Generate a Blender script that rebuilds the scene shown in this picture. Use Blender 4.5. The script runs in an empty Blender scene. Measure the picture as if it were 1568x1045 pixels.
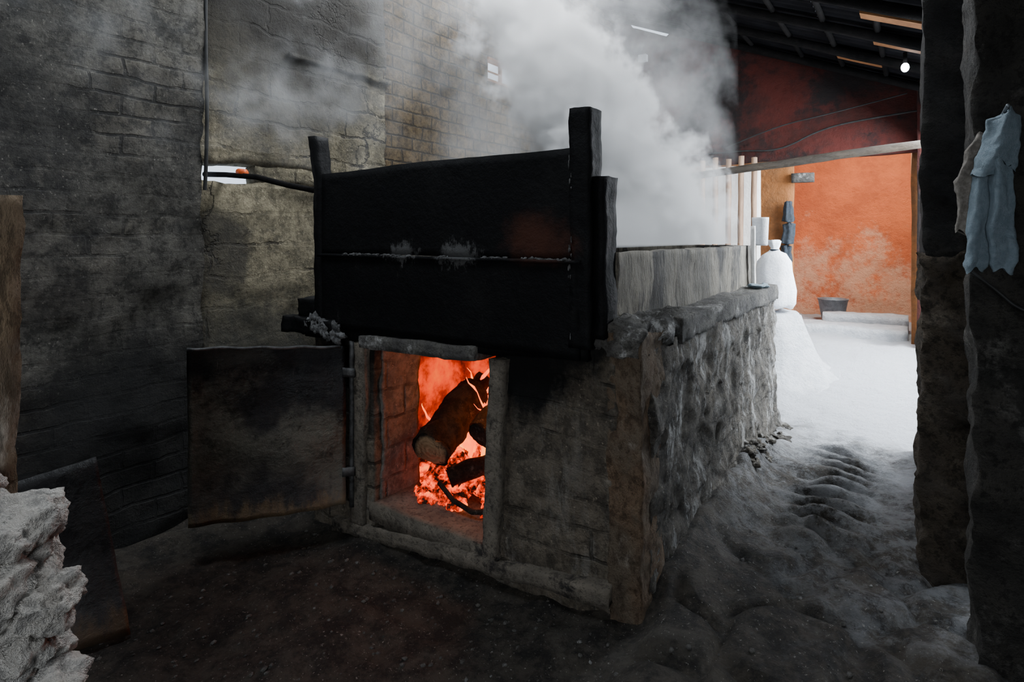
import bpy, bmesh, math, random
from mathutils import Vector, noise, Matrix
random.seed(7)
S=bpy.context.scene
COL=S.collection

# ------------------------------------------------------------------ node helpers
class N:
    def __init__(s,name,rough=0.9,metal=0.0,spec=0.3):
        s.m=bpy.data.materials.new(name); s.m.use_nodes=True
        s.t=s.m.node_tree; s.t.nodes.clear()
        s.out=s.t.nodes.new('ShaderNodeOutputMaterial')
        s.b=s.t.nodes.new('ShaderNodeBsdfPrincipled')
        s.t.links.new(s.b.outputs[0],s.out.inputs[0])
        s.b.inputs['Roughness'].default_value=rough
        s.b.inputs['Metallic'].default_value=metal
        s.b.inputs['Specular IOR Level'].default_value=spec
        tc=s.t.nodes.new('ShaderNodeTexCoord'); s.obj=tc.outputs['Object']
        sp=s.t.nodes.new('ShaderNodeSeparateXYZ'); s.l(s.obj,sp.inputs[0])
        s.x,s.y,s.z=sp.outputs
    def l(s,a,b): s.t.links.new(a,b)
    def put(s,v,inp):
        if hasattr(v,'is_linked') or hasattr(v,'links'): s.l(v,inp)
        else: inp.default_value=v
    def math(s,op,a,b=0.0,clamp=False):
        n=s.t.nodes.new('ShaderNodeMath'); n.operation=op; n.use_clamp=clamp
        s.put(a,n.inputs[0]); s.put(b,n.inputs[1]); return n.outputs[0]
    def comb(s,a,b,c=0.0):
        n=s.t.nodes.new('ShaderNodeCombineXYZ')
        s.put(a,n.inputs[0]); s.put(b,n.inputs[1]); s.put(c,n.inputs[2]); return n.outputs[0]
    def vadd(s,a,b):
        n=s.t.nodes.new('ShaderNodeVectorMath'); n.operation='ADD'; s.put(a,n.inputs[0]); s.put(b,n.inputs[1]); return n.outputs[0]
    def vmul(s,a,b):
        n=s.t.nodes.new('ShaderNodeVectorMath'); n.operation='MULTIPLY'; s.put(a,n.inputs[0]); s.put(b,n.inputs[1]); return n.outputs[0]
    def vlen(s,a):
        n=s.t.nodes.new('ShaderNodeVectorMath'); n.operation='LENGTH'; s.l(a,n.inputs[0]); return n.outputs['Value']
    def noise(s,scale,detail=5,rough=0.6,vec=None,color=False,off=None,stretch=None):
        n=s.t.nodes.new('ShaderNodeTexNoise'); v=vec or s.obj
        if stretch: v=s.vmul(v,stretch)
        if off: v=s.vadd(v,off)
        s.l(v,n.inputs['Vector']); n.inputs['Scale'].default_value=scale
        n.inputs['Detail'].default_value=detail; n.inputs['Roughness'].default_value=rough
        return n.outputs['Color'] if color else n.outputs['Fac']
    def ramp(s,f,a,b):
        n=s.t.nodes.new('ShaderNodeMapRange'); n.clamp=True; n.interpolation_type='SMOOTHSTEP'
        s.put(f,n.inputs[0]); n.inputs[1].default_value=a; n.inputs[2].default_value=b
        return n.outputs[0]
    def cramp(s,f,stops):
        n=s.t.nodes.new('ShaderNodeValToRGB'); s.put(f,n.inputs[0]); e=n.color_ramp.elements
        while len(e)<len(stops): e.new(0.5)
        for i,(p,c) in enumerate(stops): e[i].position=p; e[i].color=(*c,1)
        return n.outputs[0]
    def mix(s,f,a,b,mode='MIX'):
        n=s.t.nodes.new('ShaderNodeMixRGB'); n.blend_type=mode
        s.put(f,n.inputs[0])
        for v,i in ((a,1),(b,2)):
            if isinstance(v,tuple): n.inputs[i].default_value=(*v,1)
            else: s.l(v,n.inputs[i])
        return n.outputs[0]
    def bump(s,h,dist=0.02,strength=1.0):
        n=s.t.nodes.new('ShaderNodeBump'); s.l(h,n.inputs['Height'])
        n.inputs['Distance'].default_value=dist; n.inputs['Strength'].default_value=strength
        s.l(n.outputs[0],s.b.inputs['Normal'])
    def col(s,c): s.put(c if not isinstance(c,tuple) else (*c,1),s.b.inputs['Base Color'])

def masonry(name,axis,c1,c2,mortar,bw,bh,warp=0.03,render=0.3,rcol=None,soot=0.4,sootc=(.012,.012,.013),
            drip=0.0,dripc=(.6,.6,.6),bd=0.03,spots=(),ms=0.012,patch=0.0,patchc=(.4,.4,.4),cav=1.0,crack=0.0):
    n=N(name,0.88)
    a,b={'x':(n.y,n.z),'y':(n.x,n.z),'xy':(n.math('ADD',n.x,n.y),n.z)}[axis]
    w=n.vmul(n.vadd(n.noise(2.6,5,color=True),(-.5,-.5,-.5)),(warp*3,warp*2.2,0))
    v=n.vadd(n.comb(a,b),w)
    br=n.t.nodes.new('ShaderNodeTexBrick'); n.l(v,br.inputs['Vector'])
    br.inputs['Color1'].default_value=(*c1,1); br.inputs['Color2'].default_value=(*c2,1)
    br.inputs['Mortar'].default_value=(*mortar,1); br.inputs['Scale'].default_value=1
    br.inputs['Mortar Size'].default_value=ms; br.inputs['Mortar Smooth'].default_value=0.6
    br.inputs['Brick Width'].default_value=bw; br.inputs['Row Height'].default_value=bh
    br.inputs['Bias'].default_value=-.1
    rc=rcol or tuple((i+j)/2 for i,j in zip(c1,c2))
    rm=n.ramp(n.noise(1.3,7,.7,off=(3,1,7)),.66-render*.4,.72-render*.3)
    c=n.mix(rm,br.outputs['Color'],rc)
    fine=n.noise(13,9,.78)
    c=n.mix(n.math('MULTIPLY',n.ramp(fine,.56,.40),cav),c,tuple(i*.22 for i in rc))  # cavity shade painted in: hollows darker here, crests lighter below
    c=n.mix(n.math('MULTIPLY',n.ramp(fine,.56,.68),.55),c,tuple(min(1,i*1.9) for i in rc))
    c=n.mix(n.math('MULTIPLY',n.ramp(n.noise(.9,7,.7,off=(9,4,2)),.40,.62),soot),c,sootc)
    c=n.mix(n.math('MULTIPLY',n.ramp(n.noise(55,3,.6),.62,.74),.55),c,tuple(min(1,i*2.6) for i in rc))
    if patch>0:
        c=n.mix(n.math('MULTIPLY',n.ramp(n.noise(2.2,9,.78,off=(2,6,1)),.54,.66),patch),c,patchc)
    if drip>0:
        d=n.ramp(n.noise(10,8,.78,stretch=(1,1,.28)),.5,.62)
        d=n.math('MULTIPLY',d,n.ramp(n.noise(1.6,5,.65,off=(1,8,3)),.34,.56))
        c=n.mix(n.math('MULTIPLY',d,drip),c,dripc)
    ck=None
    if crack>0:
        # thin broken fissures: zero-crossings of a warped noise, gated by a second noise
        f1=n.math('ABSOLUTE',n.math('SUBTRACT',n.noise(crack,7,.62,off=(4,0,2)),.5))
        ck=n.math('MULTIPLY',n.ramp(f1,.010,.002),n.ramp(n.noise(1.4,3,.5,off=(0,9,4)),.47,.56))
        c=n.mix(n.math('MULTIPLY',ck,.85),c,tuple(i*.10 for i in rc))
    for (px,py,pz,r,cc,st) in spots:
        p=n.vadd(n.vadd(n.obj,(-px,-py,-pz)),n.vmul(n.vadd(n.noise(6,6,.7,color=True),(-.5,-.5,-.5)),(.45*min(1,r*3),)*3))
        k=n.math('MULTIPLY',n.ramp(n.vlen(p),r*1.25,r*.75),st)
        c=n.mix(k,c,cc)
    n.col(c)
    inv=n.math('MULTIPLY',n.math('SUBTRACT',1,br.outputs['Fac']),n.math('SUBTRACT',1,n.math('MULTIPLY',rm,.75)))
    h=n.math('ADD',n.math('MULTIPLY',inv,.45),n.math('MULTIPLY',fine,1.3*max(.5,cav)))
    h=n.math('ADD',h,n.math('MULTIPLY',n.noise(40,5,.75),.5))
    if ck is not None: h=n.math('SUBTRACT',h,n.math('MULTIPLY',ck,.5))
    n.bump(h,bd*2.2,1.0)
    return n.m

def plain(name,c1,c2,scale=6,rough=.8,metal=0,bd=.01,stretch=None,spec=.3,c3=None,c3r=(.55,.7),cav=0.0):
    n=N(name,rough,metal,spec)
    f=n.noise(scale,9,.72,stretch=stretch)
    c=n.mix(n.ramp(f,.38,.62),c1,c2)
    if c3: c=n.mix(n.ramp(n.noise(scale*.5,8,.75,off=(5,5,1),stretch=stretch),*c3r),c,c3)
    if cav:
        c=n.mix(n.math('MULTIPLY',n.ramp(n.noise(scale*4,6,.75,stretch=stretch),.54,.38),cav),c,tuple(i*.15 for i in c1))  # shade painted into the hollows of the bump noise
    n.col(c)
    if bd: n.bump(n.noise(scale*4,6,.75,stretch=stretch),bd)
    return n.m

# ------------------------------------------------------------------ mesh helpers
def link(o,parent=None):
    COL.objects.link(o)
    if parent: o.parent=parent
    return o
def mesh(name,vs,fs,mat,parent=None,smooth=True):
    me=bpy.data.meshes.new(name); me.from_pydata([tuple(v) for v in vs],[],fs)
    me.materials.append(mat)
    if smooth: me.polygons.foreach_set('use_smooth',[True]*len(me.polygons))
    me.update()
    return link(bpy.data.objects.new(name,me),parent)
def empty(name,loc=(0,0,0)):
    o=bpy.data.objects.new(name,None); o.location=(0,0,0); o.empty_display_size=.1
    return link(o)
def nz(p,f,amp):
    q=Vector(p)*f
    return noise.noise_vector(q)*amp+noise.noise_vector(q*3.1)*amp*.45+noise.noise_vector(q*8.3)*amp*.2
class MB:
    """accumulates geometry for one mesh"""
    def __init__(s): s.v=[]; s.f=[]
    def box(s,lo,hi,res=.1,amp=0,freq=3,warp=None):
        d=[hi[i]-lo[i] for i in range(3)]
        n=[max(1,min(260,int(round(d[i]/res)))) for i in range(3)]
        idx={}
        def V(i,j,k):
            key=(i,j,k)
            if key not in idx:
                p=Vector((lo[0]+d[0]*i/n[0],lo[1]+d[1]*j/n[1],lo[2]+d[2]*k/n[2]))
                if warp: p=Vector(warp(p))
                if amp: p=p+nz(p,freq,amp)
                idx[key]=len(s.v); s.v.append(p)
            return idx[key]
        for ax in range(3):
            b,c=(ax+1)%3,(ax+2)%3
            for side in (0,n[ax]):
                for i in range(n[b]):
                    for j in range(n[c]):
                        q=[]
                        for (di,dj) in ((0,0),(1,0),(1,1),(0,1)):
                            k=[0,0,0]; k[ax]=side; k[b]=i+di; k[c]=j+dj; q.append(V(*k))
                        if side==0: q.reverse()
                        s.f.append(q)
    def tube(s,pts,rad,seg=12,amp=0,freq=8,cap=True,prof=None):
        pts=[Vector(p) for p in pts]; base=len(s.v)
        if not isinstance(rad,(list,tuple)): rad=[rad]*len(pts)
        up=Vector((0,0,1))
        for i,p in enumerate(pts):
            t=(pts[min(i+1,len(pts)-1)]-pts[max(i-1,0)]).normalized()
            a=t.cross(up)
            if a.length<.05: a=t.cross(Vector((1,0,0)))
            a.normalize(); b=t.cross(a)
            for j in range(seg):
                th=2*math.pi*j/seg; r=rad[i]*(prof(th) if prof else 1)
                q=p+a*math.cos(th)*r+b*math.sin(th)*r
                if amp: q=q+nz(q,freq,amp)
                s.v.append(q)
        for i in range(len(pts)-1):
            for j in range(seg):
                s.f.append([base+i*seg+j,base+i*seg+(j+1)%seg,base+(i+1)*seg+(j+1)%seg,base+(i+1)*seg+j])
        if cap:
            s.f.append([base+j for j in range(seg)][::-1])
            s.f.append([base+(len(pts)-1)*seg+j for j in range(seg)])
    def blob(s,c,r,amp=.3,sub=2,freq=None,flat=1.0):
        bm=bmesh.new(); bmesh.ops.create_icosphere(bm,subdivisions=sub,radius=1)
        base=len(s.v); off=Vector((random.random()*50,random.random()*50,0))
        for v in bm.verts:
            p=v.co.copy(); k=1+amp*noise.noise(p*1.3+off)+amp*.5*noise.noise(p*3.1+off)+amp*.25*noise.noise(p*8+off)
            rr=r if isinstance(r,(tuple,list)) else (r,r,r*flat)
            s.v.append(Vector((c[0]+p.x*k*rr[0],c[1]+p.y*k*rr[1],c[2]+p.z*k*rr[2])))
        for f in bm.faces: s.f.append([base+v.index for v in f.verts])
        bm.free()
    def done(s,name,mat,parent=None,smooth=True): return mesh(name,s.v,s.f,mat,parent,smooth)
def lathe(mb,c,prof,seg=28,wob=0,freq=6):
    base=len(mb.v)
    for (r,z) in prof:
        for j in range(seg):
            th=2*math.pi*j/seg; p=Vector((c[0]+r*math.cos(th),c[1]+r*math.sin(th),c[2]+z))
            if wob: p=p+nz(p,freq,wob)
            mb.v.append(p)
    for i in range(len(prof)-1):
        for j in range(seg):
            mb.f.append([base+i*seg+j,base+i*seg+(j+1)%seg,base+(i+1)*seg+(j+1)%seg,base+(i+1)*seg+j])
def line(a,b,n): return [Vector(a).lerp(Vector(b),i/n) for i in range(n+1)]
def ss(a,b,x):
    t=max(0,min(1,(x-a)/(b-a))); return t*t*(3-2*t)

# ------------------------------------------------------------------ materials
M={}
M['wallA']=masonry('sooty_brick','x',(.145,.133,.11),(.20,.18,.145),(.04,.037,.033),.34,.115,warp=.035,render=.70,rcol=(.15,.14,.12),soot=.7,bd=.035,cav=.85,
    patch=.4,patchc=(.27,.25,.21),spots=((-3.83,.6,.75,.11,(.45,.43,.39),.7),(-3.83,.35,.95,.06,(.45,.43,.39),.7),(-3.85,1.7,.3,.7,(.02,.02,.02),.8)))
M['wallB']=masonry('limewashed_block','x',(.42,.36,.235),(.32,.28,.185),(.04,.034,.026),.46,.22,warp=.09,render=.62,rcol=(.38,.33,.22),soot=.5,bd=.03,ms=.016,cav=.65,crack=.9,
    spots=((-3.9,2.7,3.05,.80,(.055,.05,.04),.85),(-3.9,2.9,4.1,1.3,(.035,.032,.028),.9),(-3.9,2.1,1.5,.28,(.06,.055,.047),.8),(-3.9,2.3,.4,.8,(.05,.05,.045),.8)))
M['wallC']=masonry('brown_adobe_brick','x',(.25,.168,.078),(.175,.12,.055),(.055,.042,.026),.26,.12,warp=.025,render=.2,soot=.6,bd=.03,cav=.8)
M['front']=masonry('furnace_brick','y',(.255,.212,.158),(.19,.16,.12),(.075,.065,.05),.30,.135,warp=.035,render=.6,soot=.3,rcol=(.23,.19,.143),bd=.022,cav=.75,
    drip=.35,dripc=(.42,.40,.36),
    spots=((-1.60,2.36,1.0,.29,(.004,.004,.004),1),(-1.3,2.36,1.18,.20,(.006,.006,.006),.95),(-2.8,2.36,1.0,.3,(.006,.006,.006),.95),(-2.85,2.36,.6,.3,(.01,.01,.01),.7)))
M['cheek']=masonry('firebox_brick','xy',(.28,.26,.23),(.19,.17,.15),(.07,.06,.055),.28,.17,warp=.04,render=.7,soot=.35,bd=.015,cav=.6)
M['side']=masonry('furnace_render','x',(.26,.23,.185),(.19,.17,.14),(.09,.08,.07),.36,.18,warp=.07,render=.9,rcol=(.24,.215,.18),soot=.5,drip=.95,dripc=(.68,.67,.65),bd=.04,cav=.85)
M['corner']=plain('weathered_render',(.19,.122,.074),(.13,.10,.07),6,.9,bd=.05,stretch=(1,1,.6),c3=(.32,.28,.235),c3r=(.54,.66),cav=.7)
M['conc']=plain('concrete',(.19,.18,.16),(.10,.095,.09),7,.85,bd=.05,c3=(.55,.54,.52),c3r=(.54,.66),cav=.7)
M['frame']=plain('firebox_frame_concrete',(.25,.215,.17),(.15,.13,.105),9,.85,bd=.03,c3=(.035,.03,.028),c3r=(.54,.64),cav=.7)
M['trough']=plain('trough_concrete',(.24,.215,.17),(.12,.11,.09),5,.8,bd=.03,stretch=(1,1,.25),c3=(.03,.027,.025),c3r=(.48,.58),cav=.6)
M['pillar']=plain('rough_stone',(.14,.11,.078),(.07,.056,.043),6,.9,bd=.10,c3=(.25,.205,.155),c3r=(.54,.68),cav=.8)
M['jambup']=plain('sooted_timber',(.03,.027,.023),(.014,.013,.012),6,.9,bd=.05,c3=(.06,.053,.045),c3r=(.55,.75),cav=.7)
M['rwall']=plain('rough_mud_plaster',(.085,.078,.066),(.038,.036,.032),7,.9,bd=.10,c3=(.20,.19,.17),c3r=(.55,.67),cav=.8)
n=N('ochre_plaster',.85)
c=n.mix(n.ramp(n.noise(2.2,8,.7),.38,.62),(.76,.19,.065),(.58,.14,.052))
k=n.math('ADD',n.math('MULTIPLY',n.math('SUBTRACT',n.noise(2.5,8,.75,off=(5,5,1)),.5),3.2),n.ramp(n.z,2.5,.6))
c=n.mix(n.math('MULTIPLY',n.ramp(k,.45,1.15),.7),c,(.78,.50,.33))
n.col(c); n.bump(n.noise(7,9,.75),.08); M['ochre']=n.m
M['red']=plain('red_plaster',(.060,.010,.007),(.030,.008,.006),1.6,.85,bd=.02,c3=(.009,.006,.006),c3r=(.43,.57))
M['brown']=plain('brown_plaster',(.26,.10,.03),(.14,.06,.022),2,.85,bd=.03,c3=(.05,.028,.016))
M['wood']=plain('weathered_wood',(.09,.07,.05),(.05,.042,.034),8,.8,bd=.02,stretch=(.3,1,1),cav=.6)
M['postwood']=plain('weathered_post',(.20,.145,.09),(.11,.08,.055),8,.85,bd=.03,stretch=(1,1,.3),cav=.7,c3=(.35,.31,.26))
M['darkwood']=plain('smoked_wood',(.010,.009,.009),(.005,.005,.005),8,.9,bd=.01,spec=.1)
M['orangewood']=plain('orange_board',(.36,.16,.06),(.24,.10,.035),5,.7,bd=.005)
M['salt']=plain('salt',(.82,.84,.87),(.66,.69,.73),8,.6,bd=.06)
M['limestone']=plain('lime_crusted_stone',(.62,.60,.56),(.43,.40,.36),4,.85,bd=.08,c3=(.16,.12,.09),c3r=(.60,.70),cav=.6)
M['plastic']=plain('white_plastic',(.85,.87,.9),(.72,.75,.8),9,.45,bd=.012)
M['galv']=plain('galvanized_metal',(.25,.28,.31),(.16,.18,.2),8,.45,metal=.6,bd=.003)
M['rim']=plain('worn_steel_rim',(.10,.10,.10),(.03,.03,.03),14,.5,metal=.4,bd=.003)
M['towel']=plain('blue_terry_cloth',(.38,.48,.55),(.29,.39,.46),50,.95,bd=.02)
M['towelw']=plain('grey_cloth',(.36,.33,.29),(.22,.20,.175),60,.95,bd=.01)
M['jacket']=plain('dark_blue_fabric',(.03,.04,.055),(.02,.025,.03),20,.9,bd=.006)
M['cable']=plain('black_cable',(.010,.010,.010),(.02,.02,.02),10,.6,bd=0)
M['slats']=plain('pale_poles',(.42,.28,.19),(.25,.16,.11),5,.8,bd=.01,stretch=(1,1,.2))
M['pale']=plain('pale_white',(.80,.79,.76),(.7,.68,.65),5,.8,bd=.01)
M['saltcrust']=plain('salt_crust',(.40,.40,.40),(.08,.08,.08),24,.8,bd=.04)

def steelmat(name,decor=True):
    n=N(name,.6,.0,.12)
    c=n.mix(n.ramp(n.noise(3,7,.7),.45,.75),(.003,.003,.0035),(.007,.007,.007))
    c=n.mix(n.math('MULTIPLY',n.ramp(n.noise(22,8,.75,stretch=(1,1,.3)),.62,.74),.4),c,(.06,.055,.05))
    if decor:
        p=n.vadd(n.vmul(n.vadd(n.obj,(1.45,-2.3,-1.58)),(1,1,1.5)),n.vmul(n.vadd(n.noise(5,6,.7,color=True),(-.5,-.5,-.5)),(.4,.3,.35)))
        c=n.mix(n.math('MULTIPLY',n.ramp(n.vlen(p),.24,.05),.6),c,(.07,.025,.015))  # rusty patch with its orange-lit reflection painted in
        for q in ((-2.33,.13),(-1.93,.16)):
            p=n.vadd(n.vmul(n.vadd(n.obj,(-q[0],-2.3,-1.51)),(1,1,2.2)),n.vmul(n.vadd(n.noise(26,7,.8,color=True,stretch=(1,1,.5)),(-.5,-.5,-.5)),(.4,.1,.7)))
            c=n.mix(n.math('MULTIPLY',n.ramp(n.vlen(p),q[1],q[1]*.5),.3),c,(.22,.22,.22))
    n.col(c); n.l(n.cramp(n.noise(5,6,.7),[(.3,(.5,)*3),(.75,(.85,)*3)]),n.b.inputs['Roughness'])
    n.bump(n.noise(25,6,.7),.008); return n.m
M['steel']=steelmat('sooted_steel')
def sheetmat(name,edge,light,dark,ec=(.22,.16,.09)):
    n=N(name,.5,.75,.5)
    c=n.mix(n.ramp(n.noise(1.6,6,.62,off=(2,0,1)),.40,.60),dark,light)  # soft light patches paint a cloudy sheen into the sheet colour
    c=n.mix(n.math('MULTIPLY',n.ramp(n.noise(9,8,.75),.50,.66),.6),c,tuple(i*.35 for i in dark))
    c=n.mix(n.math('MULTIPLY',n.ramp(n.math('ADD',n.math('SUBTRACT',n.z,edge),n.math('MULTIPLY',n.noise(9,7,.8),.25)),.86,1.02),.8),c,(.010,.010,.011))
    run=n.math('MULTIPLY',n.ramp(n.noise(16,4,.6,stretch=(1,1,.10),off=(5,1,0)),.64,.69),n.ramp(n.math('SUBTRACT',n.z,edge),.70,.9))
    c=n.mix(n.math('MULTIPLY',run,.6),c,(.35,.34,.32))
    c=n.mix(n.math('MULTIPLY',n.ramp(n.math('ADD',n.math('SUBTRACT',n.z,edge),n.math('MULTIPLY',n.noise(11,8,.8,stretch=(1,1,.35)),.55)),.42,.28),.75),c,ec)
    c=n.mix(n.math('MULTIPLY',n.ramp(n.noise(18,9,.82,off=(3,2,1)),.64,.70),.5),c,(.26,.24,.21))
    n.col(c); n.l(n.cramp(n.noise(4,6,.7,off=(1,2,3)),[(.38,(.30,)*3),(.62,(.6,)*3)]),n.b.inputs['Roughness'])
    n.l(n.ramp(n.math('SUBTRACT',n.z,edge),.05,.45),n.b.inputs['Metallic'])
    n.bump(n.noise(10,7,.75),.012); return n.m
M['door']=sheetmat('burnt_sheet_metal',0,(.13,.125,.105),(.032,.032,.033))
M['sheet']=sheetmat('rusted_sheet_metal',-.16,(.03,.03,.03),(.012,.012,.013),(.10,.065,.035))
# floor
n=N('salted_earth_floor',.75,0,.35)
nn=n.noise(1.7,8,.72)
c=n.mix(n.ramp(n.noise(6,10,.8),.40,.60),(.022,.019,.016),(.105,.088,.068))
c=n.mix(n.math('MULTIPLY',n.ramp(n.noise(2.3,9,.78,off=(4,2,0)),.52,.62),.40),c,(.18,.16,.13))
yy=n.math('ADD',n.math('ADD',n.y,n.math('MULTIPLY',n.x,.9)),n.math('MULTIPLY',n.math('SUBTRACT',nn,.5),4.2))
c=n.mix(n.math('MULTIPLY',n.math('MULTIPLY',n.ramp(yy,1.8,3.8),n.ramp(n.noise(7,9,.8,off=(1,1,1)),.42,.58)),.6),c,(.50,.51,.53))
c=n.mix(n.math('MULTIPLY',n.ramp(yy,3.7,5.2),.92),c,(.82,.85,.90))
c=n.mix(n.math('MULTIPLY',n.ramp(n.noise(70,3,.7),.63,.70),.8),c,(.5,.47,.42))
n.col(c)
h=n.math('ADD',n.math('MULTIPLY',n.noise(7,10,.8),1.3),n.math('MULTIPLY',n.noise(45,5,.75),.5))
n.bump(h,.11); M['floor']=n.m
M['roof']=plain('smoked_roof_sheet',(.005,.005,.006),(.010,.010,.012),3,.9,bd=.005,spec=.08)

def emis(name,stops,scale,strength,stretch=None,detail=5):
    n=N(name,.9); f=n.noise(scale,detail,.65,stretch=stretch)
    c=n.cramp(f,stops); n.l(c,n.b.inputs['Emission Color']); n.b.inputs['Emission Strength'].default_value=strength
    n.col((.03,.02,.015)); n.bump(n.noise(scale*3,4,.6),.03); return n.m
M['embers']=emis('glowing_embers',[(.42,(.002,.0005,.0)),(.50,(.30,.010,.0005)),(.58,(1,.065,.002)),(.70,(1,.22,.015))],14,3.2)
M['glow']=emis('fire_glow_wall',[(.36,(.02,.001,.0003)),(.48,(.30,.010,.0005)),(.60,(.85,.042,.0015)),(.76,(1,.10,.004))],4.2,1.7)  # emission paints the fire's glow onto the chamber walls
M['flame']=emis('flame',[(.35,(.8,.04,.001)),(.52,(1,.12,.004)),(.66,(1,.36,.03))],8,4.2,stretch=(1,1,.4))
n=N('log_bark',.9)
c=n.mix(n.ramp(n.noise(14,7,.78),.42,.62),(.008,.007,.006),(.045,.036,.028)); c=n.mix(n.ramp(n.noise(9,8,.8,off=(3,3,3)),.58,.66),c,(.16,.145,.13))
n.col(c); n.bump(n.noise(18,6,.75),.08); M['bark']=n.m
n=N('cut_wood',.9)
p=n.vadd(n.obj,(2.36,-2.58,-.33))
rg=n.math('SINE',n.math('MULTIPLY',n.math('ADD',n.vlen(p),n.math('MULTIPLY',n.noise(8),.06)),220))
c=n.mix(n.ramp(rg,-1,1),(.42,.28,.16),(.32,.21,.115))
c=n.mix(n.ramp(n.noise(9,8,.8),.52,.62),c,(.08,.05,.03))
c=n.mix(n.ramp(n.math('ADD',n.vlen(p),n.math('MULTIPLY',n.noise(12),.05)),.115,.14),c,(.02,.015,.012)); n.col(c); n.bump(n.noise(20,6,.7),.04); M['cut']=n.m

# ------------------------------------------------------------------ room
wl=empty('wall_left')
a=MB(); a.box((-4.02,-1.9,-.5),(-3.82,2.0,5.0),.045,.034,3); a.done('brick_section',M['wallA'],wl)
a=MB()
for lo,hi in (((2.0,-.5),(3.67,1.98)),((2.42,1.98),(3.67,2.10)),((2.0,2.10),(3.67,5.0))):
    a.box((-4.02,lo[0],lo[1]),(-3.9,hi[0],hi[1]),.045,.035,2.4)
a.done('block_section',M['wallB'],wl)
a=MB()
for lo,hi in (((3.67,-.5),(5.21,5.0)),((5.21,-.5),(5.87,3.33)),((5.21,3.58),(5.87,5.0)),((5.87,-.5),(11.0,5.0))):
    a.box((-4.02,lo[0],lo[1]),(-3.92,hi[0],hi[1]),.08,.015,2.5)
a.done('adobe_section',M['wallC'],wl)
a=MB(); a.box((-3.95,2.7,2.95),(-3.88,3.72,2.99),.035,.020,6); a.done('ledge',M['wallB'],wl)
w=empty('window_1')
a=MB()
a.box((-4.0,5.20,3.32),(-3.9,5.88,3.345),.1); a.box((-4.0,5.20,3.56),(-3.9,5.88,3.585),.1)
a.box((-3.99,5.50,3.33),(-3.95,5.525,3.575),.1); a.box((-3.99,5.2,3.33),(-3.93,5.225,3.58),.1); a.box((-3.99,5.86,3.33),(-3.93,5.885,3.58),.1)
a.done('frame',M['orangewood'],w,False)
a=MB(); a.box((-3.97,5.225,3.44),(-3.95,5.50,3.455),.1); a.done('bar',M['orangewood'],w,False)
roofz=lambda x: 3.38-.42*x
a=MB()
def wr(p):
    top=roofz(p.x)-(.09 if -3.65<p.x<-3.05 else .0)
    k=(p.z-2.6)/2.4
    return (p.x,p.y,2.6+k*(top-2.6))
wb=empty('wall_back')
a.box((-3.95,8.5,2.6),(.3,8.62,5.0),.08,.012,2,warp=wr); a.done('red_upper_wall',M['red'],wb)
a=MB(); a.box((-3.95,8.5,-.3),(-1.36,8.62,2.6),.08,.015,2); a.done('brown_lower_wall',M['brown'],wb)
a=MB(); a.box((-3.5,10.8,-.1),(.3,10.95,3.4),.06,.025,2.5); a.done('wall_far',M['ochre'])
a=MB(); a.box((-.06,8.62,-.1),(.10,10.8,3.4),.1,.015,2); a.done('wall_right_far',M['brown'])
a=MB(); a.box((-2.2,8.62,-.1),(-2.1,10.8,3.4),.1,.015,2); a.done('wall_inner',M['ochre'])
a=MB(); a.box((-2.3,8.6,3.3),(.3,11.0,3.4),.3,.01,2); a.done('ceiling_far',M['roof'])
js=empty('stone_door_jamb')
a=MB(); a.box((0.01,3.35,-.3),(.28,3.75,1.52),.022,.036,6); a.done('stonework',M['pillar'],js)
a=MB(); a.box((.02,3.37,1.5),(.28,3.75,3.6),.03,.020,5); a.done('timber',M['jambup'],js)
a=MB(); a.box((.05,3.75,-.3),(.25,5.3,3.4),.07,.03,4); a.done('wall_right_middle',M['rwall'])
a=MB(); a.box((.165,2.70,-.3),(2.2,2.95,3.6),.03,.034,4); a.done('wall_right',M['rwall'])
a=MB(); a.box((.0,8.2,-.3),(.15,8.5,3.4),.07,.01,4); a.done('trim_1',M['red'])
a=MB(); a.box((-4.0,-1.9,-.3),(-.6,-1.75,4.9),.2,.02,3,warp=lambda p:(p.x,p.y,min(p.z,roofz(p.x)))); a.box((.9,-1.9,-.3),(2.3,-1.75,3.3),.2,.02,3,warp=lambda p:(p.x,p.y,min(p.z,roofz(p.x))));
a.box((-.6,-1.9,2.2),(.9,-1.75,3.5),.2,.02,3,warp=lambda p:(p.x,p.y,min(p.z,roofz(p.x))))
a.done('wall_front',M['wallA'])
a=MB(); a.box((2.1,-1.8,-.3),(2.25,2.8,3.0),.2,.02,3,warp=lambda p:(p.x,p.y,min(p.z,roofz(p.x)))); a.done('wall_right_near',M['rwall'])
def fh(x,y):
    h=.30*ss(5.3,8.3,y)
    h-=(.10+.05*max(0,min(2,(-.95-x))))*ss(-.75,-1.05,x)*ss(2.7,2.3,y)
    if y>2.3 and x>-1.3: h+=.13*math.exp(-max(0,x+.90)/.12)*ss(2.3,2.8,y)*ss(5.5,4.8,y)*(1+.9*noise.noise(Vector((x*6,y*4,2))))
    h+=.06*math.exp(-max(0,-x+.02)/.10)*ss(3.6,4.2,y)*ss(5.4,4.8,y)
    h+=.035*noise.noise(Vector((x*1.4,y*1.4,0)))+.028*noise.noise(Vector((x*4,y*4,3)))+.018*noise.noise(Vector((x*10,y*10,5)))
    rp=math.exp(-((x+.42)/.20)**2)*ss(3.2,3.7,y)*ss(5.6,4.8,y)
    h+=rp*(.045*math.sin(y*36+3*noise.noise(Vector((x*3,y*2,1))))+.014)
    # worn stone slabs near the threshold
    c=noise.voronoi(Vector((x*2.6+.3*noise.noise(Vector((x*5,y*5,0))),y*1.8,0)))[0]
    h+=.050*min(1,(c[1]-c[0])*5)*ss(4.2,3.2,y)*ss(-1.0,-.8,x)
    return h
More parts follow.
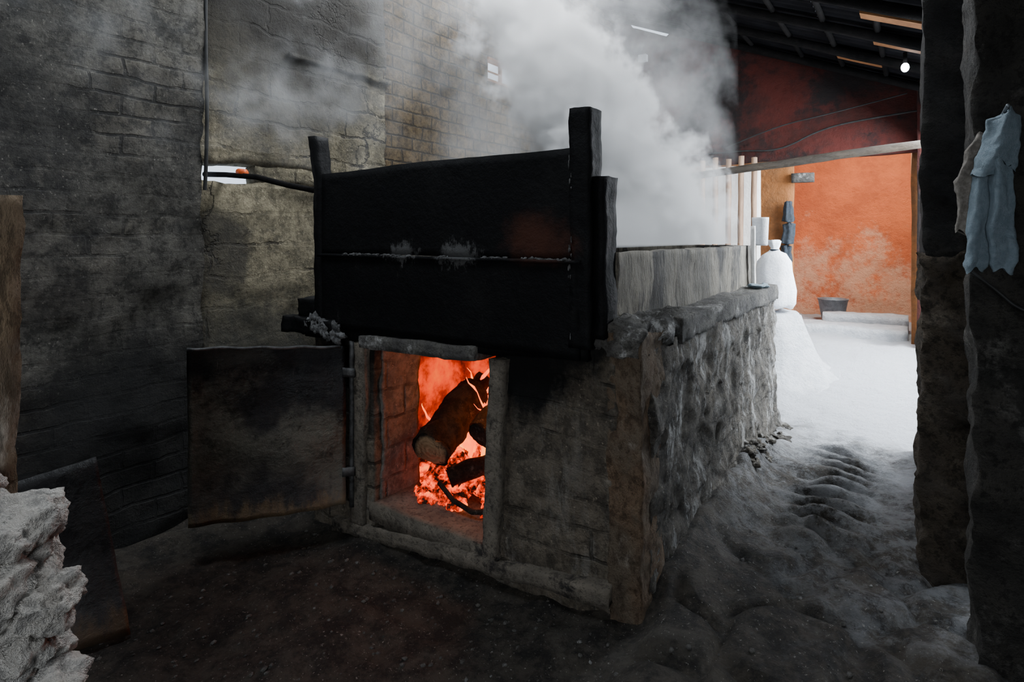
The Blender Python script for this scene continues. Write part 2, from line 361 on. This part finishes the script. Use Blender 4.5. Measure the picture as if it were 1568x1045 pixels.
vs=[];fs=[]
x0,x1,y0,y1=-4.0,2.2,-1.8,10.95
nx=270; ny=560
for j in range(ny+1):
    for i in range(nx+1):
        x=x0+(x1-x0)*i/nx; y=y0+(y1-y0)*j/ny; vs.append((x,y,fh(x,y)))
for j in range(ny):
    for i in range(nx):
        b=j*(nx+1)+i; fs.append([b,b+1,b+nx+2,b+nx+1])
mesh('floor',vs,fs,M['floor'])
a=MB(); a.box((2.2,-6,-.2),(14,14,.02),2); a.box((-14,-14,-.2),(14,-1.8,.0),3); a.done('ground_outside',M['floor'])
a=MB(); a.box((-1.36,8.75,.1),(-.1,9.25,.42),.06,.02,4); a.box((-1.1,9.3,.1),(-.1,9.6,.52),.06,.02,4); a.done('salt_crusted_step',M['salt'])

# roof
rf=empty('ceiling')
vs=[];fs=[]
def strip(xa,xb,ya,yb):
    m=int((yb-ya)/.035); b0=len(vs)
    for j in range(m+1):
        y=ya+(yb-ya)*j/m; dz=.02*math.sin(y*2*math.pi/.14)
        vs.append((xa,y,roofz(xa)+dz+.03)); vs.append((xb,y,roofz(xb)+dz+.03))
    for j in range(m): fs.append([b0+2*j,b0+2*j+1,b0+2*j+3,b0+2*j+2])
strip(-4.15,-3.6,-2.0,8.66); strip(-3.6,-2.3,1.6,2.8); strip(-3.6,-2.3,6.4,8.66); strip(-3.6,-2.3,-2.0,.2); strip(.45,2.4,-2.0,3.0)  # gaps between strips are invented openings for the added lamps above
strip(-2.3,-.8,-2.0,8.66); strip(-.8,-.1,-2.0,2.6); strip(-.8,-.1,4.4,8.66); strip(-.1,.45,-2.0,8.66)
mesh('corrugated_sheets',vs,fs,M['roof'],rf)
a=MB()
for y in (4.6,5.5,6.4,7.3,8.2):
    a.tube(line((-4.0,y,roofz(-4)-.06),(.3,y,roofz(.3)-.06),10),.05,8,.01)
for x in (-3.4,-2.6,-1.8,-1.2,-.75,-.3):
    a.tube(line((x,4.4,roofz(x)-.01),(x,8.5,roofz(x)-.01),10),.028,6,.006)
a.done('rafters',M['darkwood'],rf)
a=MB()
a.box((-.75,7.35,0),(-.32,7.65,.02),.2,warp=lambda p:(p.x,p.y,p.z+roofz(p.x)-.06))
a.box((-.35,6.5,0),(.1,6.72,.02),.2,warp=lambda p:(p.x,p.y,p.z+roofz(p.x)-.06))
a.box((-.4,5.7,0),(.1,5.85,.02),.2,warp=lambda p:(p.x,p.y,p.z+roofz(p.x)-.08))
a.done('patch_boards',M['orangewood'],rf,False)

a=MB(); a.tube(line((-3.85,7.5,2.24),(.1,7.5,2.57),24),.045,12,.012,3); a.done('wooden_pole_beam',M['wood'])
wp=empty('pole_partition')
a=MB()
for i,x in enumerate((-2.42,-2.25,-2.08,-1.92,-1.76)):
    a.tube(line((x,8.05,.2),(x+.02,8.05,2.62+.03*(i%2)),14),.036,10,.008,3)
a.done('poles',M['slats'],wp)
a=MB(); a.box((-2.5,8.3,.2),(-1.72,8.34,2.55),.1,.004); a.done('backlight_panel',M['pale'],wp)  # pale sheet stands in for bright light coming through the poles

# ------------------------------------------------------------------ furnace
fu=empty('brick_furnace')
Y=2.36
a=MB()
a.box((-3.15,Y,-.25),(-2.60,Y+.35,1.03),.03,.016,5)
a.box((-1.74,Y+.015,-.12),(-1.08,Y+.35,1.18),.018,.018,6)
a.box((-2.62,Y+.02,1.03),(-1.72,Y+.35,1.17),.04,.012,5)
a.done('front_wall',M['front'],fu)
a=MB(); a.box((-2.68,Y+.05,.0),(-2.585,Y+.36,.97),.02,.014,6); a.done('left_cheek',M['cheek'],fu)
a=MB(); a.box((-1.12,Y+.008,-.25),(-.962,Y+.25,1.17),.015,.016,7); a.done('corner_pier',M['corner'],fu)
def flare(p):
    f=.09*math.exp(-max(0,p.z+.05)/.14)*(1+.9*noise.noise(Vector((0,p.y*6,1))))*ss(2.4,2.9,p.y)
    return (p.x+(f if p.x>-1.0 else 0),p.y,p.z)
a=MB(); a.box((-1.16,Y+.10,-.12),(-.960,5.2,1.10),.020,.036,4.5,warp=flare); a.done('side_wall',M['side'],fu)
a=MB(); a.box((-1.18,2.80,1.085),(-.940,5.2,1.20),.022,.018,5); a.done('ledge_cap',M['conc'],fu)
a=MB(); a.box((-1.19,Y+.0,1.08),(-.965,2.9,1.22),.018,.045,7); a.done('crumbled_ledge',M['conc'],fu)
a=MB(); a.box((-3.15,Y+.35,-.1),(-3.0,5.2,1.17),.08,.02,4); a.box((-3.15,5.1,-.1),(-1.0,5.28,1.17),.08,.02,4); a.done('rear_walls',M['side'],fu)
a=MB()
a.box((-2.74,Y-.035,-.1),(-2.635,Y+.06,.97),.022,.011,7,warp=lambda p:(p.x-.03*(1-p.z),p.y,p.z))
a.box((-1.745,Y-.03,-.03),(-1.655,Y+.08,1.00),.022,.011,7,warp=lambda p:(p.x-.045*(1-p.z),p.y,p.z))
a.box((-2.93,Y-.04,-.04),(-1.10,Y+.06,.035),.022,.014,7,warp=lambda p:(p.x,p.y,p.z+.035+.10*(p.x+1.1)))
a.box((-2.62,Y-.02,-.05),(-1.70,Y+.35,.05),.04,.010,6)
a.done('firebox_frame',M['frame'],fu)
a=MB(); a.box((-2.66,Y-.07,.965),(-1.80,Y+.12,1.040),.025,.010,6,warp=lambda p:(p.x,p.y,p.z+.03*(p.x+2.2))); a.done('lintel',M['conc'],fu)
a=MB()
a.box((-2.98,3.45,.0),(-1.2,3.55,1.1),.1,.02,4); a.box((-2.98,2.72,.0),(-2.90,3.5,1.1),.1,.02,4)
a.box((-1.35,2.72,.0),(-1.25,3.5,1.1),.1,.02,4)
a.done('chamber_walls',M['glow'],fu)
a=MB(); a.box((-3.0,2.7,1.05),(-1.2,3.6,1.13),.1,.01); a.done('chamber_roof',M['bark'],fu)
dr=MB()
hx,hy=-2.75,2.30; fx,fy=-3.23,1.61
dx,dy=(fx-hx),(fy-hy); L=math.hypot(dx,dy); dx/=L;dy/=L
def dw(p):
    b=.020*math.sin(p.x*5+p.z*3)+.014*noise.noise(Vector((p.x*4,p.z*4,1)))
    px=hx+dx*p.x-dy*(p.y+b); py=hy+dy*p.x+dx*(p.y+b)
    return (px,py,p.z+.05*p.x/L-.06*(p.x/L)*(1-p.z)+ (0.003*math.sin(p.x*30)))
dr.box((.02,-.006,.03),(L,.006,.95),.025,.003,6,warp=dw)
dr.done('door_sheet',M['door'],fu)
dr=MB()
for z in (.22,.80): dr.box((-.03,-.015,z-.025),(.04,.015,z+.025),.02,.003,9,warp=dw)
dr.tube(line((hx+.0,hy+.02,.0),(hx,hy+.02,.98),8),.016,8,.003)
dr.done('door_hinges',M['rim'],fu)
dr=MB(); dr.box((.05,-.010,.938),(L,.010,.952),.04,.002,6,warp=dw); dr.done('door_rim',M['rim'],fu)

# fire
fi=empty('fire')
vs=[];fs=[];nx,ny2=60,36
for j in range(ny2+1):
    for i in range(nx+1):
        x=-2.86+1.46*i/nx; y=2.74+.68*j/ny2
        z=.06+.20*ss(2.7,3.2,y)+.06*noise.noise(Vector((x*9,y*9,0)))+.04*noise.noise(Vector((x*22,y*22,0)))
        vs.append((x,y,z))
for j in range(ny2):
    for i in range(nx):
        b=j*(nx+1)+i; fs.append([b,b+1,b+nx+2,b+nx+1])
mesh('ember_bed',vs,fs,M['embers'],fi)
a=MB()
for i in range(80):
    x=random.uniform(-2.5,-1.82); y=random.uniform(2.54,3.0)
    a.blob((x,y,.06+.2*ss(2.6,3.2,y)),(random.uniform(.02,.04),)*3,.8,2)
a.done('coals',M['embers'],fi)
a=MB()
for i in range(46):
    x=random.uniform(-2.7,-1.75); y=random.uniform(2.8,3.3); hgt=random.uniform(.20,.62); r=random.uniform(.015,.045)
    ph=random.random()*6; pts=[];rr=[]
    for k in range(17):
        t=k/16; pts.append((x+.09*math.sin(ph+t*6)*t+.10*t,y+.06*math.cos(ph+t*5)*t,.16+hgt*t)); rr.append(r*(math.sin(math.pi*min(1,.15+t*.85))**.8)*(1-.6*t)*(1+.4*math.sin(ph*3+t*14))+.001)
    a.tube(pts,rr,8,.018,9)
a.done('flames',M['flame'],fi)
def log(p0,p1,r,matend=None,name='firewood_log'):
    e=empty(name); a=MB()
    ph=random.random()*6
    pf=lambda th: 1-.16*max(0,math.cos(th-ph))**2+.06*math.sin(3*th+ph)
    a.tube(line(p0,p1,20),r,32,r*.20,9,cap=False,prof=pf); a.done('bark',M['bark'],e)
    q=MB(); d=(Vector(p0)-Vector(p1)).normalized()
    q.tube([Vector(p0)-d*.006,Vector(p0)+d*.008],[r*1.0,r*.90],32,r*.20,9,prof=pf); q.done('cut_end',matend or M['cut'],e)
log((-2.36,2.58,.345),(-2.46,3.1,.56),.120)
log((-2.12,2.74,.42),(-2.10,3.25,.66),.09,M['bark'])
log((-2.28,2.66,.16),(-1.95,3.0,.30),.06,M['bark'])
log((-1.92,2.75,.20),(-2.05,3.2,.62),.05,M['bark'])
log((-2.62,2.95,.30),(-2.5,3.3,.60),.06,M['bark'])
a=MB(); a.tube([(-2.28,2.56,.17),(-2.14,2.52,.12),(-2.0,2.52,.09),(-1.82,2.56,.12)],.014,8,.003); a.done('burning_branch',M['bark'])

# ------------------------------------------------------------------ evaporation pan
pn=empty('evaporation_pan')
a=MB()
a.box((-3.02,Y-.045,1.49),(-1.235,Y-.01,1.985),.04,.004,3,warp=lambda p:(p.x,p.y,p.z+.004*math.sin(p.x*5)+ (.015*(p.x+3)/1.8 if p.z>1.8 else 0)))
a.box((-3.0,Y-.06,1.05),(-1.23,Y-.02,1.485),.04,.005,3)
a.box((-3.03,Y-.075,1.475),(-1.22,Y-.03,1.492),.04,.004,7)
a.box((-3.2,Y-.04,1.0),(-1.2,Y+.2,1.06),.04,.012,7,warp=lambda p:(p.x,p.y,p.z+.04*(p.x+2.3)))
a.done('front_boards',M['steel'],pn)
a=MB()
a.box((-1.275,Y-.06,1.10),(-1.175,Y+.05,2.165),.025,.010,7)
a.box((-1.175,Y-.03,1.15),(-1.12,Y+.10,1.86),.03,.010,7)
a.done('right_post',M['steel'],pn)
a=MB(); a.box((-3.09,Y-.05,1.0),(-3.02,Y+.05,2.22),.03,.010,6,warp=lambda p:(p.x-.06*max(0,p.z-1.9)/.3,p.y,p.z)); a.done('left_post',M['steel'],pn)
a=MB(); a.box((-3.34,Y-.10,1.0),(-2.85,Y+.25,1.09),.025,.020,7); a.box((-3.30,Y-.02,1.08),(-3.05,Y+.2,1.2),.025,.025,7); a.done('left_flange',M['steel'],pn)
a=MB()
a.box((-1.19,Y+.10,1.17),(-1.12,5.25,1.52),.03,.014,4); a.box((-3.1,Y+.1,1.15),(-3.02,5.25,1.52),.06,.006,4)
a.box((-3.1,5.18,1.15),(-1.12,5.26,1.52),.06,.006,4)
a.done('trough_walls',M['trough'],pn)
n=N('brine',.15,0,.5); n.col((.5,.53,.55)); n.bump(n.noise(12,5,.6),.03); 
a=MB(); a.box((-3.03,Y+.1,1.30),(-1.18,5.2,1.42),.1); a.done('brine',n.m,pn,False)
a=MB()
random.seed(3)
for i in range(260):
    x=random.uniform(-2.98,-1.26)
    if noise.noise(Vector((x*4,0,3)))<-.05: continue
    a.blob((x,Y-.070,1.492+random.uniform(-.004,.006)),(random.uniform(.005,.02),.006,random.uniform(.002,.006)),.6,1)
for i in range(60):
    z=random.uniform(1.14,1.96)
    if noise.noise(Vector((z*5,0,9)))<0.05: continue
    a.blob((-1.273+random.uniform(-.008,.008),Y-.062,z),(.003,.004,random.uniform(.004,.02)),.6,1)
a.done('salt_seams',M['saltcrust'],pn)
a=MB()
for i in range(34):
    t=random.random(); a.blob((-3.08+.30*t+random.uniform(-.03,.03),Y-.09,1.08-.06*t+random.uniform(-.05,.04)),(random.uniform(.015,.035),.02,random.uniform(.015,.035)),.7,2)
a.done('salt_lump',M['saltcrust'],pn)
pi=empty('inlet_pipe')
a=MB(); a.tube([(-4.1,2.16,2.03),(-3.9,2.20,2.02),(-3.6,2.24,1.99),(-3.35,2.3,1.93),(-3.12,2.36,1.885)],.019,10,.002); a.done('pipe',M['darkwood'],pi)
n=N('orange_tape',.5); n.col(n.mix(n.noise(20),(.8,.13,.02),(.6,.09,.02)))
a=MB(); a.tube([(-3.78,2.225,2.03),(-3.72,2.235,2.025)],.026,10,.005); a.done('joint',n.m,pi)

a=MB()
random.seed(11)
for i in range(40):
    y=random.uniform(4.0,5.2); x=-.90+random.gauss(0,.02); s=random.uniform(.015,.04)
    a.blob((x,y,fh(x,y)-.015),(s*random.uniform(.8,1.8),s*random.uniform(.8,1.8),s*.8),1.1,3)
a.done('rubble_heap',M['side'])
a=MB()
for i in range(420):
    x=random.uniform(-3.1,-.1); y=random.uniform(.9,3.3 if x>-.8 else 2.25); s=random.uniform(.003,.012)
    a.blob((x,y,fh(x,y)+s*.2),(s,s*1.3,s*.7),.6,1)
a.done('scattered_stones',M['conc'])

# ------------------------------------------------------------------ leaning sheet, left pillar
a=MB()
P00,P10,P01,P11=Vector((-3.02,.86,-.17)),Vector((-2.92,1.20,-.19)),Vector((-3.20,.84,.54)),Vector((-3.12,1.14,.585))
def sw(p):
    u,v=p.x,p.z; q=(P00*(1-u)+P10*u)*(1-v)+(P01*(1-u)+P11*u)*v
    return (q.x+p.y,q.y,q.z)
a.box((0,0,0),(1,.012,1),.05,.006,4,warp=sw); a.done('metal_sheet',M['sheet'])
a=MB(); a.box((-3.62,.75,-.2),(-3.25,1.05,.42),.04,.02,5); a.done('firewood_block',M['darkwood'])
pl=empty('stone_pillar')
a=MB()
random.seed(5)
for (x,y,z,r) in ((-1.95,.50,.82,.13),(-1.98,.42,.70,.18),(-1.85,.55,.66,.09),(-1.86,.52,.56,.10),(-1.89,.50,.42,.15),(-1.97,.5,.25,.2),(-1.84,.5,.18,.13),(-2.02,.4,.93,.10),(-1.91,.55,.02,.2),(-1.90,.52,.75,.07)):
    a.blob((x,y,z),(r,r,r*.85),.42,5)
a.done('broken_base',M['limestone'],pl)
a=MB(); a.box((-2.20,.38,-.2),(-2.025,.56,1.71),.03,.015,5); a.done('post',M['postwood'],pl)

# ------------------------------------------------------------------ props
a=MB(); prof=[(1.0,-.25),(.85,.0),(.66,.06),(.48,.20),(.36,.40),(.30,.58),(.26,.68),(.16,.73),(.001,.74)]
lathe(a,(-1.30,6.95,.05),prof,48,.06,4); a.done('salt_pile',M['salt'])
sk=empty('salt_sack')
a=MB(); prof=[(.001,0),(.17,.0),(.20,.05),(.21,.2),(.20,.38),(.17,.50),(.11,.575),(.05,.60),(.035,.63),(.06,.68),(.075,.72),(.02,.70),(.001,.69)]
lathe(a,(-1.29,6.95,.82),prof,36,.03,5); a.done('sack_body',M['plastic'],sk)
a=MB(); lathe(a,(-1.29,6.95,1.445),[(.03,-.012),(.05,-.008),(.05,.008),(.03,.012)],20); a.done('tie',M['jacket'],sk)
bk=empty('metal_bucket')
a=MB(); lathe(a,(-1.06,10.15,.30),[(.001,0),(.14,0),(.15,.02),(.205,.33),(.215,.335),(.215,.345),(.195,.345),(.14,.03),(.001,.03)],32); a.done('pail',M['galv'],bk)
a=MB(); a.tube([(-1.06+.205*math.cos(t),10.15-.05*math.sin(t),.63-.05*math.sin(t)) for t in [math.pi*i/12 for i in range(13)]],.006,6); a.done('handle',M['galv'],bk)
a=MB(); lathe(a,(-1.08,5.22,1.52),[(.001,0),(.055,0),(.058,.02),(.066,.22),(.066,.235),(.058,.235),(.05,.03),(.001,.03)],24); a.done('plastic_jug',M['plastic'])
eb=MB(); eb.box((-1.10,4.96,1.2),(-1.07,5.00,1.68),.03,.003,8); eb.done('end_post',M['pale'])
a=MB(); a.blob((-1.02,4.80,1.215),(.06,.09,.018),.5,3); a.blob((-.98,4.90,1.21),(.03,.05,.02),.5,3); a.done('blue_rag',M['towel'])
a=MB()
pr=[]
for i in range(20):
    t=i/19; pr.append((-1.40+.015*math.sin(t*6),8.42,2.05-.80*t))
a.tube(pr,[.02+.045*math.sin(math.pi*min(1,t/19*.7+.12))**.6 for t in range(20)],20,.02,7,prof=lambda th:1+.2*math.sin(5*th)); a.done('hanging_jacket',M['jacket'])
a=MB(); a.box((-1.36,8.42,2.30),(-1.10,8.52,2.42),.04,.006); a.done('junction_box',M['conc'])

def cloth(name,mat,rows,y,parent,th=.035,ph=0,nf=5):
    a=MB(); seg=56
    n=len(rows); R=60
    for i in range(R+1):
        t=i/R*(n-1); k=min(int(t),n-2); f=t-k; f=f*f*(3-2*f)
        xa=rows[k][0]*(1-f)+rows[k+1][0]*f; xb=rows[k][1]*(1-f)+rows[k+1][1]*f; z=rows[k][2]*(1-(t-k))+rows[k+1][2]*(t-k)
        cx=(xa+xb)/2; w=(xb-xa)/2
        for j in range(seg):
            q=2*math.pi*j/seg
            fold=1+.40*math.sin(nf*math.cos(q)+ph+i*.05)+.3*noise.noise(Vector((math.cos(q)*2,i*.08,ph)))
            p=Vector((cx+w*math.cos(q),y-th*math.sin(q)*fold if math.sin(q)>0 else y-th*.3*math.sin(q),z+.014*math.sin(3*math.cos(q)+ph)))
            a.v.append(p+nz(p,12,.009))
    for i in range(R):
        for j in range(seg): a.f.append([i*seg+j,i*seg+(j+1)%seg,(i+1)*seg+(j+1)%seg,(i+1)*seg+j])
    a.f.append(list(range(seg))); a.f.append(list(range(R*seg,(R+1)*seg))[::-1])
    return a.done(name,mat,parent)
tw=empty('hanging_towel')
cloth('upper_fold',M['towel'],[(.235,.265,2.02),(.195,.285,2.00),(.180,.288,1.92),(.160,.285,1.85),(.155,.275,1.815)],2.61,tw,.045,0,3)
cloth('left_half',M['towel'],[(.165,.215,1.84),(.150,.215,1.75),(.140,.212,1.62),(.132,.206,1.51),(.140,.190,1.48)],2.625,tw,.035,1,3)
cloth('right_half',M['towel'],[(.205,.265,1.85),(.205,.268,1.75),(.198,.275,1.62),(.200,.278,1.53),(.215,.268,1.485)],2.60,tw,.042,2.4,3)
cloth('hanging_rag',M['towelw'],[(.165,.21,1.95),(.135,.20,1.88),(.110,.18,1.78),(.118,.18,1.70),(.110,.16,1.61)],2.655,None,.03,3,3)
a=MB(); a.tube([(.245,2.52,2.03),(.245,2.75,2.02)],.006,8); a.done('nail',M['galv'])

def cable(name,pts,r=.006,mat='cable'):
    cu=bpy.data.curves.new(name,'CURVE'); cu.dimensions='3D'; cu.bevel_depth=r; cu.bevel_resolution=2
    sp=cu.splines.new('NURBS'); sp.points.add(len(pts)-1); sp.use_endpoint_u=True; sp.order_u=3
    for p,q in zip(sp.points,pts): p.co=(*q,1)
    cu.materials.append(M[mat]); return link(bpy.data.objects.new(name,cu))
cable('wall_cable',[(.16,2.66,1.47),(.22,2.64,1.42),(.30,2.64,1.33),(.45,2.64,1.3)])
cable('wall_conduit',[(-3.83,2.02,4.9),(-3.81,2.03,4.0),(-3.83,2.02,3.0),(-3.81,2.03,2.3),(-3.83,2.02,1.9)],.012)
cable('power_cable',[(-2.9,8.44,2.75),(-2.0,8.42,2.78),(-1.5,8.42,2.72),(-1.0,8.42,2.98),(-.4,8.42,3.05),(.0,8.42,3.08)],.012)
cable('power_cable',[(-2.2,8.42,2.82),(-1.6,8.40,3.05),(-.9,8.42,3.15),(-.1,8.42,3.3)],.009)
lm=empty('flood_lamp'); a=MB(); a.box((-3.45,8.34,4.22),(-3.33,8.42,4.32),.05,.003); a.done('housing',M['plastic'],lm,False)
a=MB(); a.tube([(-3.39,8.42,4.27),(-3.39,8.5,4.30)],.015,8); a.done('bracket',M['darkwood'],lm)
lb=empty('light_bulb'); 
n=N('lit_bulb'); n.col((1,1,1)); n.b.inputs['Emission Color'].default_value=(.85,.93,1,1); n.b.inputs['Emission Strength'].default_value=40
a=MB(); a.blob((-.10,7.0,3.27),(.035,.035,.045),0,3); a.done('glass',n.m,lb)
a=MB(); a.tube([(-.10,7.0,3.31),(-.10,7.0,3.42)],.018,8); a.done('socket',M['darkwood'],lb)

# ------------------------------------------------------------------ steam
def volmat(name):
    mt=bpy.data.materials.new(name); mt.use_nodes=True; t=mt.node_tree; t.nodes.clear()
    v=N.__new__(N); v.m=mt; v.t=t; v.out=t.nodes.new('ShaderNodeOutputMaterial')
    tc=t.nodes.new('ShaderNodeTexCoord'); v.obj=tc.outputs['Object']
    sp=t.nodes.new('ShaderNodeSeparateXYZ'); t.links.new(v.obj,sp.inputs[0]); v.x,v.y,v.z=sp.outputs
    return v
def volend(v,dens):
    vol=v.t.nodes.new('ShaderNodeVolumeScatter'); vol.inputs['Color'].default_value=(.985,.99,1,1); vol.inputs['Anisotropy'].default_value=.1
    v.l(dens,vol.inputs['Density']); v.l(vol.outputs[0],v.out.inputs['Volume'])
v=volmat('steam')
zz=v.math('SUBTRACT',v.z,1.5)
cx=v.math('SUBTRACT',v.math('SUBTRACT',-1.78,v.math('MULTIPLY',zz,.40)),v.math('MULTIPLY',v.math('MULTIPLY',zz,zz),.10))
cy=v.math('ADD',4.4,v.math('MULTIPLY',zz,.2))
dx_=v.math('SUBTRACT',v.x,cx); dy_=v.math('MULTIPLY',v.math('SUBTRACT',v.y,cy),.7)
r=v.math('SQRT',v.math('ADD',v.math('MULTIPLY',dx_,dx_),v.math('MULTIPLY',dy_,dy_)))
nA=v.noise(2.1,4,.66)
r2=v.math('ADD',v.math('ADD',r,v.math('MULTIPLY',zz,.05)),v.math('MULTIPLY',v.math('SUBTRACT',nA,.5),2.3))
dens=v.math('MULTIPLY',v.ramp(r2,.66,.40),5.5)
hz=v.math('MULTIPLY',v.ramp(nA,.44,.62),.36)
low=v.math('MULTIPLY',v.ramp(v.math('ADD',v.z,v.math('MULTIPLY',nA,.5)),2.1,1.75),1.6)
dens=v.math('ADD',v.math('ADD',dens,hz),low)
volend(v,dens)
D=MB()
def prism(D,bot,top):
    b=len(D.v)
    for p in bot+top: D.v.append(Vector(p))
    D.f+= [[b+3,b+2,b+1,b+0],[b+4,b+5,b+6,b+7]]+[[b+i,b+(i+1)%4,b+4+(i+1)%4,b+4+i] for i in range(4)]
st=empty('steam_cloud')
prism(D,[(-2.98,2.50,1.54),(-1.21,2.50,1.54),(-1.21,5.15,1.54),(-2.98,5.15,1.54)],
        [(-3.80,2.9,4.80),(-1.50,2.9,3.88),(-1.50,6.2,3.88),(-3.80,6.2,4.80)])
D.done('plume',v.m,st,False)
v=volmat('drifting_steam')
d2=v.math('MULTIPLY',v.ramp(v.noise(1.5,4,.62,off=(7,1,4)),.50,.70),1.2)
volend(v,d2)
D=MB(); prism(D,[(-3.76,.9,2.1),(-3.2,.9,2.1),(-3.2,2.8,2.1),(-3.76,2.8,2.1)],[(-3.76,.9,4.6),(-2.9,.9,4.5),(-2.9,2.8,4.5),(-3.76,2.8,4.6)])
D.done('wisps',v.m,st,False)

# ------------------------------------------------------------------ lights
def area(name,loc,tgt,sx,sy,e,col):
    l=bpy.data.lights.new(name,'AREA'); l.shape='RECTANGLE'; l.size=sx; l.size_y=sy; l.energy=e; l.color=col
    o=link(bpy.data.objects.new(name,l)); o.location=loc
    o.rotation_euler=(Vector(tgt)-Vector(loc)).to_track_quat('-Z','Y').to_euler(); return o
area('doorway_daylight',(.9,7.0,2.3),(-1.0,6.5,.2),2.4,2.0,760,(.88,.94,1))
area('steam_fill',(-2.95,4.6,5.3),(-2.3,4.6,1.5),1.2,3.4,860,(.92,.96,1))  # added lamp over an invented roof opening, to brighten the steam
area('left_wall_fill',(-2.95,.9,5.1),(-3.1,1.9,.5),1.2,1.2,105,(.84,.92,1))  # added grazing lamp for the left wall, over an invented roof opening
area('corridor_fill',(-.45,3.5,3.75),(-.6,3.4,.0),.6,1.6,32,(.90,.95,1))  # added fill above an invented gap in the corridor roof
area('entrance_fill',(.1,-1.6,1.7),(-1.6,2.4,1.0),1.3,1.6,52,(.92,.96,1))  # added fill for the foreground, from the unseen side behind the camera
area('far_room_fill',(-.5,9.0,3.15),(-.8,10.6,1.0),.9,.5,105,(1,.95,.88))  # added lamp under the far ceiling, brightens the ochre wall
def point(name,loc,e,col,r=.1):
    l=bpy.data.lights.new(name,'POINT'); l.energy=e; l.color=col; l.shadow_soft_size=r
    o=link(bpy.data.objects.new(name,l)); o.location=loc
point('fire_light',(-2.0,2.80,.72),9,(1,.26,.05),.12)
w=bpy.data.worlds.new('sky'); S.world=w; w.use_nodes=True
bg=w.node_tree.nodes['Background']; bg.inputs[0].default_value=(.72,.84,1,1); bg.inputs[1].default_value=2.0

# ------------------------------------------------------------------ camera
cd=bpy.data.cameras.new('camera'); cd.lens=20.66; cd.sensor_width=36; cd.shift_y=-161/1568; cd.clip_start=.05
cam=link(bpy.data.objects.new('camera',cd)); cam.location=(0,0,1.6); cam.rotation_euler=(math.radians(90),0,math.radians(34.6))
S.camera=cam
